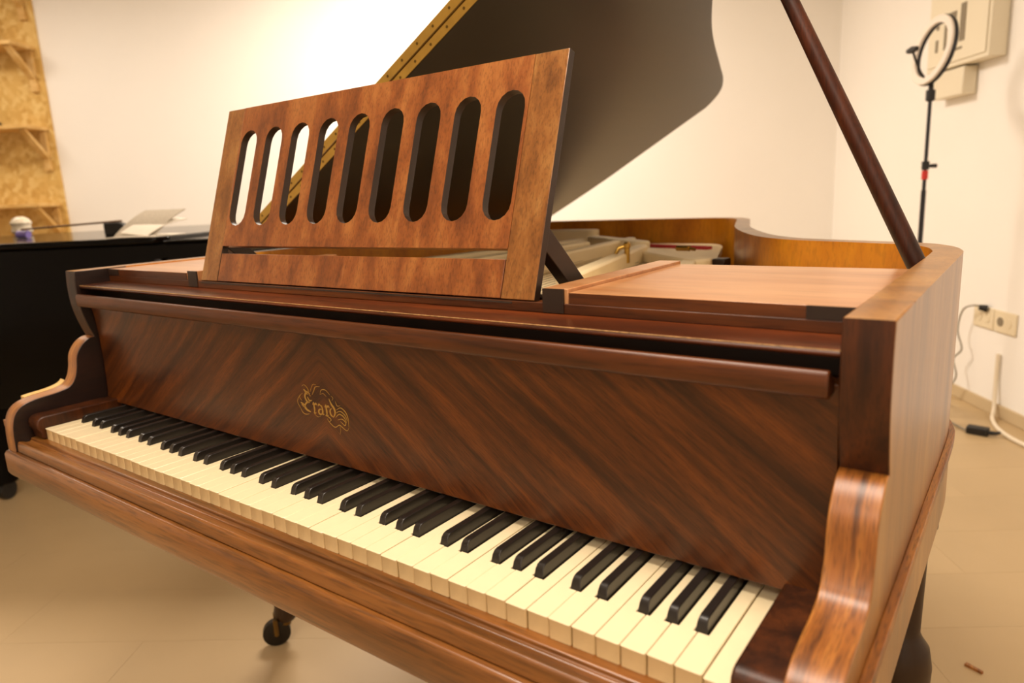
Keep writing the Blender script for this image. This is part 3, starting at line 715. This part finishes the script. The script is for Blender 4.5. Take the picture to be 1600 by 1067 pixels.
for d0 in (1.865, 2.015):
    s_ = MB().box(EE-.010, EE-.001, d0, d0+.145, -.325, -.23).build('plate', 'plate_white', so_, room=True, bevel=.003)
    for k in (0, 1):
        m = MB(); cx = d0+.045+.055*k; m.prism([(cx+.020*math.cos(2*PI*i/16), -.278+.020*math.sin(2*PI*i/16)) for i in range(16)], lambda u, v, t: (t, u, v), EE-.0125, EE-.0098)
        m.build('socket_well', 'plate_white' if (d0 > 1.9 or k == 0) else 'slot', s_, room=True)
ad = empty('power_adapter', tuple(rp(2.68, 1.70, 0))); tag(ad, 'black power adapter on the floor with grey cable to the wall socket', 'adapter')
A0 = Vector((1.2054, 2.921, -.70)); A1 = Vector((1.3127, 2.905, -.70)); t = (A1-A0).normalized(); n = Vector((-t.y, t.x, 0))
m = MB(); poly = [A0+n*.022, A0-n*.022, A1-t*.03-n*.024, A1-t*.03+n*.024]
m.prism([(p.x, p.y) for p in poly], lambda u, v, q: (u, v, q), -.6995, -.668); m.build('brick', 'black_matte', ad, bevel=.005)
m = MB(); m.tube([tuple(A1-t*.035+Vector((0, 0, .014))), tuple(A1-t*.005+Vector((0, 0, .016))), tuple(A1+t*.01+Vector((0, 0, .022)))], [.009, .008, .006], 8); m.build('strain_relief', 'black_matte', ad)
wsock = rp(EE-.012, 2.06, -.235)
pl = [tuple(rp(EE-.014, 2.075, -.232)), tuple(rp(EE-.05, 2.10, -.225)), tuple(rp(EE-.055, 2.17, -.26)), tuple(rp(EE-.05, 2.205, -.36)), tuple(rp(EE-.05, 2.16, -.44)), tuple(rp(EE-.055, 2.21, -.50)), tuple(rp(EE-.06, 2.17, -.58)), tuple(rp(EE-.08, 2.23, -.66)), tuple(rp(EE-.14, 2.26, -.694)), tuple(rp(EE-.22, 2.10, -.695)), tuple(rp(EE-.24, 1.95, -.695)), tuple(A0+Vector((-.02, .03, .006))), tuple(A0+Vector((0, 0, .012)))]
m = MB(); m.tube(catmull(pl, 5), .0042, 6); m.build('cable', 'cable_grey', ad)
m = MB(); m.tube([tuple(rp(EE-.012, 2.062, -.235)), tuple(rp(EE-.04, 2.075, -.23))], [.017, .012], 10); m.build('plug', 'black_matte', ad)
wl = [tuple(rp(EE-.012, 1.955, -.42)), tuple(rp(EE-.014, 1.95, -.55)), tuple(rp(EE-.03, 1.92, -.66)), tuple(rp(EE-.07, 1.86, -.688)), tuple(rp(EE-.12, 1.72, -.691)), tuple(rp(EE-.13, 1.55, -.691)), tuple(rp(EE-.08, 1.2, -.691))]
m = MB(); m.tube(catmull(wl, 5), .0085, 8); o = m.build('white_cable', 'cable_white', None); tag(o, 'thick white cable running down the wall onto the floor', 'cable')
m = MB(); c0 = Vector((1.3276, 1.222, -.6985)); c1 = Vector((1.3602, 1.207, -.6985)); t = (c1-c0).normalized(); n = Vector((-t.y, t.x, 0))*.0045
m.prism([((c0+n).x, (c0+n).y), ((c0-n).x, (c0-n).y), ((c1-n*.7).x, (c1-n*.7).y), ((c1+n*.7).x, (c1+n*.7).y)], lambda u, v, q: (u, v, q), -.6998, -.694)
o = m.build('wood_chip', 'scroll', None); tag(o, 'small brown splinter of wood lying on the floor', 'splinter')
